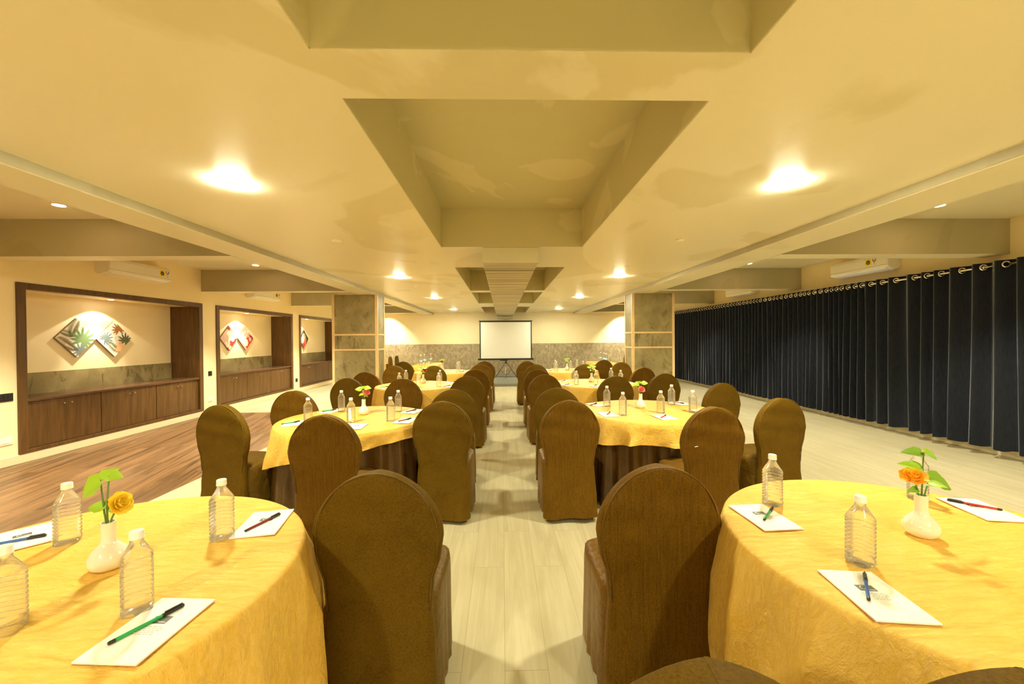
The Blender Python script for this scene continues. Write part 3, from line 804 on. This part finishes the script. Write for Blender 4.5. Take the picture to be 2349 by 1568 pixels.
# oblong tables at the far end, fully draped
def oblong(x0,x1,y0,y1,label,lab2):
    cx,cy=(x0+x1)/2,(y0+y1)/2; hx,hy=(x1-x0)/2,(y1-y0)/2
    t=thing('oblong_table',label,'table',(cx,cy,0),0,'far oblong tables')
    MB().box(-hx+.01,hx-.01,-hy+.01,hy-.01,.72,.745).build('tabletop',M['wood'],t)
    for sx in (-1,1):
        for sy in (-1,1): MB().tube([(sx*(hx-.06),sy*(hy-.06),0),(sx*(hx-.06),sy*(hy-.06),.72)],.016,10).build('leg',M['blackmetal'],t,smooth=True)
    # outline points
    per=[]
    nx=int(2*hx/.04); nyy=int(2*hy/.04)
    for i in range(nx): per.append((-hx+2*hx*i/nx,-hy,0,-1))
    for i in range(nyy): per.append((hx,-hy+2*hy*i/nyy,1,0))
    for i in range(nx): per.append((hx-2*hx*i/nx,hy,0,1))
    for i in range(nyy): per.append((-hx,hy-2*hy*i/nyy,-1,0))
    rings=[]
    rings.append([(px*.3,py*.3,.752) for px,py,_,_ in per]); rings.append([(px*.985,py*.99,.752) for px,py,_,_ in per]); rings.append([(px,py,.744) for px,py,_,_ in per])
    for k in range(1,7):
        v=k/6
        rings.append([(px+nxx*(.008+.014*v*(1+sin(i*.9))),py+ny_*(.008+.014*v*(1+sin(i*.9))),.744-v*.72) for i,(px,py,nxx,ny_) in enumerate(per)])
    o=MB().loft(rings,True,False).build('tablecloth',M['gold_cloth'],smooth=True,loc=(cx,cy,0))
    tag(o,lab2,'tablecloth','gold oblong tablecloths')
oblong(-2.43,-1.77,10.42,11.95,'oblong draped table beyond the round tables, left of the stage','gold cloth hanging to the floor over the left oblong table')
oblong(-4.05,-3.36,10.30,11.9,'oblong draped table mostly hidden behind the left pillar','gold cloth over the oblong table behind the left pillar')
oblong(2.55,3.20,10.45,11.95,'oblong draped table beyond the round tables, right of the stage','gold cloth hanging to the floor over the right oblong table')
oblong(3.85,4.30,10.6,11.6,'oblong draped table mostly hidden behind the right pillar','gold cloth over the oblong table behind the right pillar')

# ------------------------------------------------------------------ bottles
def sq(hw,z,e=4.5,n=40,rot=pi/8):
    ring=[]
    for j in range(n):
        a=2*pi*j/n; k=(abs(cos(a))**e+abs(sin(a))**e)**(-1/e)
        ring.append((hw*k*cos(a),hw*k*sin(a),z))
    return ring
def make_bottle(h=.205):
    root=thing('water_bottle','-','bottle')
    rings=[]; e=4.0
    hw=.0315
    rings.append(sq(hw*.80,.0,e)); rings.append(sq(hw*.96,.003,e)); rings.append(sq(hw,.009,e)); rings.append(sq(hw,.018,e))
    z=.022
    for i in range(9):
        rings+= [sq(hw*.93,z,e),sq(hw*.93,z+.002,e),sq(hw*1.0,z+.0045,e),sq(hw*1.0,z+.0095,e)]; z+=.0122
    rings+= [sq(hw*.97,z,e),sq(hw,z+.003,e),sq(hw*.99,z+.008,3.6),sq(hw*.86,z+.018,3),sq(hw*.66,z+.031,2.5),sq(hw*.50,z+.041,2.1),sq(hw*.44,z+.046,2),sq(.0135,h-.016,2)]
    MB().loft(rings).build('bottle_body',M['clear'],root,smooth=True,angle=30)
    MB().lathe([(.0155,h-.019),(.0158,h-.017),(.0150,h-.016),(.0150,h-.002),(.0138,h)],28).build('cap',M['cap'],root,smooth=True,angle=40)
    return root
BOT=make_bottle(); bot_used=[False]
def bottle(x,y,rot,label):
    if not bot_used[0]: bot_used[0]=True; o=BOT
    else: o=copy_tree(BOT)
    o.location=(x,y,ZT-.003); o.rotation_euler=(0,0,radians(rot))
    tag(o,'clear ribbed water bottle '+label,'bottle','water bottles on the round tables')
BL=[(-1.50,1.39,30,'beside the blue pen, front left table'),(-.94,1.03,38,'touching the notepad with the green pen, front left table'),(-.985,1.40,5,'beside the notepad with the maroon pen, front left table'),(-1.19,.965,20,'cut by the picture edge, front left table'),
 (1.105,1.59,25,'above the green pen, front right table'),(1.08,1.165,15,'behind the notepad with the blue pen, front right table'),(1.75,1.62,30,'behind the rose vase, front right table'),
 (-1.64,3.36,10,'nearest the wall, second left table'),(-1.55,3.83,20,'beside the far green pen, second left table'),(-1.27,3.33,5,'just left of the vase, second left table'),(-.95,3.36,0,'beside the near aisle notepad, second left table'),(-1.00,3.80,15,'beside the far aisle notepad, second left table'),
 (1.05,3.95,10,'beside the aisle-side dark pen, second right table'),(1.07,3.49,0,'beside the near red pen, second right table'),(1.44,3.56,5,'right of the vase, second right table'),(1.73,4.00,12,'at the far edge, second right table'),(1.74,3.57,40,'nearest the curtain side, second right table'),
 (-1.51,5.80,10,'seen just over the near chair, nearer the wall, third left table'),(-1.53,6.29,0,'seen just over the near chair, farther back, third left table'),(-1.23,5.77,5,'in front of the red rose vase, third left table'),(-.93,5.76,0,'near one of the aisle-side pair, third left table'),(-.98,6.22,10,'far one of the aisle-side pair, third left table'),
 (1.13,6.26,5,'far one of the aisle-side pair, third right table'),(1.095,5.83,10,'near one of the aisle-side pair, third right table'),(1.38,5.80,0,'right of the cream rose vase, third right table'),(1.75,6.32,15,'far curtain-side one, third right table'),(1.77,5.87,8,'near curtain-side one, third right table'),
 (-1.65,8.27,0,'near wall-side one, farthest left table'),(-1.61,8.68,5,'far wall-side one, farthest left table'),(-.94,8.25,10,'near aisle-side one, farthest left table'),(-.95,8.64,0,'far aisle-side one, farthest left table'),(-1.26,8.14,5,'beside the red rose, farthest left table'),
 (1.18,8.79,0,'far aisle-side one, farthest right table'),(1.13,8.24,5,'near aisle-side one, farthest right table'),(1.47,8.48,0,'right of the vase, farthest right table'),(1.68,8.85,5,'far curtain-side one, farthest right table'),(1.72,8.36,0,'near curtain-side one, farthest right table')]
for a in BL: bottle(*a)
def make_label_bottle():
    root=thing('labelled_bottle','-','bottle')
    MB().lathe([(.028,0),(.036,.004),(.037,.02),(.035,.06),(.037,.075),(.037,.165),(.035,.185),(.030,.215),(.016,.245),(.013,.250),(.013,.268)],24).build('bottle_body',M['clear'],root,smooth=True,angle=40)
    MB().lathe([(.0378,.105),(.0378,.160)],24,cap0=False,cap1=False).build('label_band',[M['bluelabel']],root,smooth=True)
    MB().lathe([(.0379,.126),(.0379,.142)],24,cap0=False,cap1=False).build('label_stripe',[M['paper']],root,smooth=True)
    MB().lathe([(.016,.266),(.016,.285),(.014,.288)],18).build('cap',M['cap'],root,smooth=True,angle=40)
    return root
LB=make_label_bottle()
for i,(x,y,lab) in enumerate([(-2.16,10.5,'nearest of three on the left oblong table'),(-2.15,10.94,'middle of three on the left oblong table'),(-2.10,11.6,'farthest of three on the left oblong table'),
   (2.84,11.34,'nearest the stage of three on the right oblong table'),(2.83,10.9,'middle of three on the right oblong table'),(2.80,10.58,'nearest the pillar of three on the right oblong table')]):
    o=LB if i==0 else copy_tree(LB)
    o.location=(x,y,.752); tag(o,'tall clear bottle with blue label, '+lab,'bottle','blue labelled bottles')

# ------------------------------------------------------------------ notepads and pens
def pad_mesh():
    b=MB(); w_,h_=.0725,.105
    b.box(-w_,w_,-h_,h_,.0006,.0046,0)
    b.box(-w_,w_,-h_,h_,0,.0006,1)
    b.box(-.022,.022,.012,.038,.0046,.00475,2)
    # emblem strokes on the dark block
    for i in range(7):
        a=radians(60+i*40); c_=( -.006+.0065*cos(a), .027+.0065*sin(a)); b.box(c_[0]-.0014,c_[0]+.0014,c_[1]-.0014,c_[1]+.0014,.00475,.00485,0)
    for i in range(5): b.box(.002+i*.0034,.0044+i*.0034,.0165,.019,.00475,.00485,0)
    rnd=random.Random(5)
    for i,wl in enumerate((.030,.034,.030,.024,.026)):
        y=.002-i*.006; x=-wl
        while x<wl:
            s=rnd.uniform(.004,.011); e=min(x+s,wl); b.box(x,e,y-.0009,y+.0009,.0046,.0047,3); x=e+.0022
    return b
pad0=pad_mesh().build('notepad',[M['paper'],M['paper_edge'],M['ink'],M['ink_faint']]); pad_used=[False]
def notepad(x,y,deg,label):
    if not pad_used[0]: pad_used[0]=True; o=pad0
    else: o=pad0.copy(); COL.objects.link(o)
    o.location=(x,y,ZT-.0025); o.rotation_euler=(0,0,radians(deg))
    tag(o,'white notepad '+label,'notepad','notepads on the round tables')
def make_pen(m):
    root=thing('pen','-','pen')
    L=.145
    def cyl(name,prof,mm,par,n=12,smooth=True):
        rings=[[(r*cos(2*pi*j/n),z,r*sin(2*pi*j/n)+.0048) for j in range(n)] for r,z in prof]
        return MB().loft(rings).build(name,mm,par,smooth=smooth,angle=40)
    cyl('barrel',[(.0036,-L/2+.012),(.0042,-L/2+.014),(.0042,L/2-.042)],m,root,8)
    cyl('end_plug',[(.0030,-L/2),(.0042,-L/2+.003),(.0042,-L/2+.013)],M['black'],root)
    cp=cyl('cap',[(.0049,L/2-.045),(.0049,L/2-.004),(.0040,L/2)],M['black'],root)
    MB().box(-.0014,.0014,L/2-.040,L/2-.003,.0105,.0122).build('clip',M['black'],cp)
    return root
PEN={}
def pen(kind,x0,y0,x1,y1,label,z=ZT+.0022):
    if kind not in PEN: PEN[kind]=make_pen(M['pen_'+kind]); o=PEN[kind]
    else: o=copy_tree(PEN[kind])
    o.location=((x0+x1)/2,(y0+y1)/2,z); o.rotation_euler=(0,0,atan2(y1-y0,x1-x0)-pi/2)
    tag(o,f'{kind} pen with a dark cap '+label,'pen','pens on the notepads')
NP=[(-.846,.96,-4,'under the green pen, front left table','green',(-.891,.905,-.827,1.031)),
 (-.902,1.502,11,'under the maroon pen, front left table','maroon',(-.925,1.425,-.876,1.565)),
 (-1.69,1.42,46,'at the wall side of the front left table','blue',(-1.735,1.355,-1.615,1.425)),
 (.977,1.016,-7,'under the blue pen, front right table','blue',(.935,.985,1.030,1.098)),
 (.990,1.475,2,'under the green pen, front right table','green',(.966,1.437,1.068,1.536)),
 (1.878,1.502,-10,'at the curtain side of the front right table','red',(1.934,1.477,1.831,1.581)),
 (-1.73,3.30,18,'nearest the wall, second left table','green',(-1.80,3.25,-1.71,3.36)),
 (-1.66,3.85,-12,'far wall side, second left table','green',(-1.72,3.80,-1.64,3.92)),
 (-.825,3.355,-6,'near aisle side, second left table','maroon',(-.87,3.30,-.79,3.42)),
 (-.86,3.79,-14,'far aisle side, second left table','maroon',(-.91,3.73,-.84,3.86)),
 (-1.17,3.16,3,'peeping past a chair at the near edge of the second left table',None,None),
 (.965,4.04,24,'far aisle side, second right table','maroon',(.89,3.98,.98,4.09)),
 (.945,3.515,4,'near aisle side, second right table','red',(.925,3.47,.985,3.60)),
 (1.39,3.365,6,'near edge, second right table','red',(1.335,3.30,1.43,3.42)),
 (1.845,4.06,12,'far curtain side, second right table','maroon',(1.81,4.14,1.86,4.00)),
 (1.86,3.60,20,'near curtain side, second right table',None,None),
 (-1.70,5.70,16,'nearest the wall, third left table','green',(-1.75,5.66,-1.66,5.77)),
 (-.79,6.30,-10,'far aisle side, third left table','red',(-.84,6.26,-.75,6.37)),
 (-.80,5.76,-6,'near aisle side, third left table','red',(-.85,5.71,-.77,5.82)),
 (.965,6.27,10,'far aisle side, third right table','maroon',(.92,6.22,1.01,6.33)),
 (.95,5.78,6,'near aisle side, third right table','red',(.90,5.73,.99,5.84)),
 (1.33,5.63,-2,'near edge, third right table','green',(1.31,5.58,1.37,5.70)),
 (1.90,5.92,18,'curtain side, third right table','maroon',(1.86,5.88,1.94,6.00)),
 (-.82,8.70,-8,'far aisle side, farthest left table','blue',(-.86,8.66,-.78,8.77)),
 (-.85,8.27,-4,'near aisle side, farthest left table','red',(-.89,8.22,-.81,8.33)),
 (1.03,8.72,10,'far aisle side, farthest right table','maroon',(.99,8.68,1.07,8.79)),
 (1.00,8.24,6,'near aisle side, farthest right table','maroon',(.96,8.19,1.04,8.30))]
for x,y,d,lab,pk,pp in NP:
    notepad(x,y,d,lab)
    if pk: pen(pk,*pp,'on the notepad '+lab.replace('under the '+pk+' pen, ','on the ').replace('at the ',''))

# ------------------------------------------------------------------ vases and roses
def make_vase():
    prof=[(.030,0),(.034,.002),(.045,.012),(.0495,.028),(.047,.042),(.038,.058),(.027,.070),(.0195,.080),(.0175,.095),(.0175,.135),(.0185,.140),(.0150,.140),(.0140,.100)]
    return MB().lathe(prof,40,cap1=True).build('bud_vase',M['ceramic'],smooth=True,angle=60)
def leaf(b, base, d, up, L, W, mi=0, curl=.25, lobes=True):
    d=Vector(d).normalized(); up=Vector(up); side=d.cross(up).normalized(); up=side.cross(d).normalized()
    n=10; rows=[]
    for i in range(n+1):
        u=i/n; wv=W*(sin(pi*u**.62)**.85 if 0<u<1 else 0)*(1.0 if not lobes else (1+.06*sin(19*u)))
        wv=max(wv,.0008)
        p=Vector(base)+d*L*u-up*L*curl*u*u
        rows.append([tuple(p-side*wv+up*wv*.25),tuple(p-side*wv*.5+up*wv*.05),tuple(p),tuple(p+side*wv*.5+up*wv*.05),tuple(p+side*wv+up*wv*.25)])
    b.loft(rows,False,False,False,mi)
def rose(b,c,r,axis=(0,0,1)):
    ax=Vector(axis).normalized(); q=ax.to_track_quat('Z','Y')
    for ring,(cnt,rad,hh,op) in enumerate(((3,.25,.95,.05),(4,.45,1.0,.22),(5,.70,.92,.45),(5,.95,.72,.85))):
        for k in range(cnt):
            a0=2*pi*k/cnt+ring*.6; rows=[]
            for i in range(6):
                u=i/5; row=[]
                rr=r*rad*(.25+.75*sin(min(1,u*1.1)*pi/2)) + r*op*.35*u*u
                z=r*(-.55+1.25*hh*u)-r*op*.22*u**3
                for j in range(7):
                    s=(j-3)/3; a=a0+s*(pi/cnt)*1.35*(1-.25*u*u)
                    wob=1+.05*sin(5*s+ring)
                    p=q@Vector((rr*wob*cos(a),rr*wob*sin(a),z-r*.18*abs(s)**2.5*u))
                    row.append(tuple(Vector(c)+p))
                rows.append(row)
            b.loft(rows,False,False,False)
V0=make_vase(); first=[True]
ROSE={'T1L':(-1.206,1.23,'yellow','yellow rose'),'T1R':(1.438,1.32,'orange','orange rose'),'T2L':(-1.286,3.68,'pink','pink rose'),'T2R':(1.353,3.84,'pink','pink rose'),
 'T3L':(-1.25,6.24,'red','red rose'),'T3R':(1.40,6.17,'cream','cream rose'),'T4L':(-1.30,8.55,'red','red rose'),'T4R':(1.40,8.52,'cream','cream rose')}
for k,(x,y,c,desc) in ROSE.items():
    nm=TAB[k][3]
    if first[0]: first[0]=False; o=V0
    else: o=V0.copy(); COL.objects.link(o)
    o.location=(x,y,ZT-.003)
    tag(o,f'white ceramic bud vase holding a {desc} on the {nm}','vase','bud vases on the round tables')
    s=thing('rose_sprig',f'{desc} with green leaves standing in the vase on the {nm}','flower',(x,y,ZT-.003+.10),0,'rose sprigs in vases')
    m=M['rose_'+c]
    if k=='T1L':   # rose leans right, big leaves to the upper left
        rp=(.042,-.005,.098); ax=(.85,-.1,.35); st=[[(0,0,0),(.01,0,.05),(.03,-.004,.085)],[(0,0,0),(-.012,0,.07),(-.018,0,.13),(-.03,.01,.165)],[(0,0,0),(-.004,0,.08),(.004,.0,.18)]]
        lv=[((-.022,.01,.168),(-.75,-.2,-.55),.085,.034),((-.018,0,.17),(.2,.3,.3),.045,.022),((.004,0,.18),(.8,-.2,.05),.045,.018),((-.006,0,.085),(-.9,-.2,.12),.05,.018),((0,0,.07),(.5,.3,.5),.05,.014)]; r=.028
    elif k=='T1R':
        rp=(-.040,-.012,.108); ax=(-.35,-.35,.85); st=[[(0,0,0),(-.012,0,.05),(-.032,-.01,.09)],[(0,0,0),(.004,0,.09),(.008,0,.185)],[(0,0,0),(.012,0,.04),(.022,0,.075)]]
        lv=[((.008,0,.185),(-.9,-.1,.15),.075,.018),((.008,0,.185),(.85,.1,-.05),.065,.016),((.008,0,.185),(.1,-.8,-.1),.04,.017),((.006,0,.13),(-.75,.3,.25),.065,.020),((.020,0,.10),(.8,-.15,-.25),.095,.034),((-.006,-.02,.085),(.35,-.8,.25),.05,.020),((-.01,0,.06),(-.8,-.3,.05),.05,.012)]; r=.030
    else:
        rnd=random.Random(hash(k)%7 if False else ord(k[1])*3+ord(k[2]))
        sx=1 if k in ('T2L','T3L','T3R') else -.3
        rp=(.028*sx,-.01,.105); ax=(.4*sx,-.5,.75)
        st=[[(0,0,0),(.006*sx,0,.05),(.02*sx,-.006,.09)],[(0,0,0),(-.006,0,.07),(-.014,0,.13)],[(0,0,0),(.006,0,.08),(.012,0,.14)]]
        lv=[((-.014,0,.13),(-.8,-.2,.15),.062,.026),((-.01,0,.135),(-.2,.5,.35),.055,.028),((.012,0,.14),(.75,-.2,.12),.060,.026),((.004,0,.135),(.3,.6,.4),.055,.024),((0,0,.09),(-.6,-.6,-.1),.045,.016),((.004,0,.08),(.8,-.4,-.2),.045,.014)]; r=.028
        if k in ('T2R',): rp=(.004,-.02,.085); ax=(.1,-.7,.6)
    for p in st: MB().tube(p,[.0028,.0026,.0022,.002][:len(p)],6).build('stem',M['stem'],s,smooth=True)
    for i,(bs,d,L,W) in enumerate(lv):
        b=MB(); leaf(b,bs,d,(.15,-.75,.65),L,W); b.build('leaf',M['leaf'] if k!='T1R' or i%2 else M['leaf_dark'],s,smooth=True)
    b=MB(); rose(b,rp,r,ax); b.build('bloom',m,s,smooth=True)
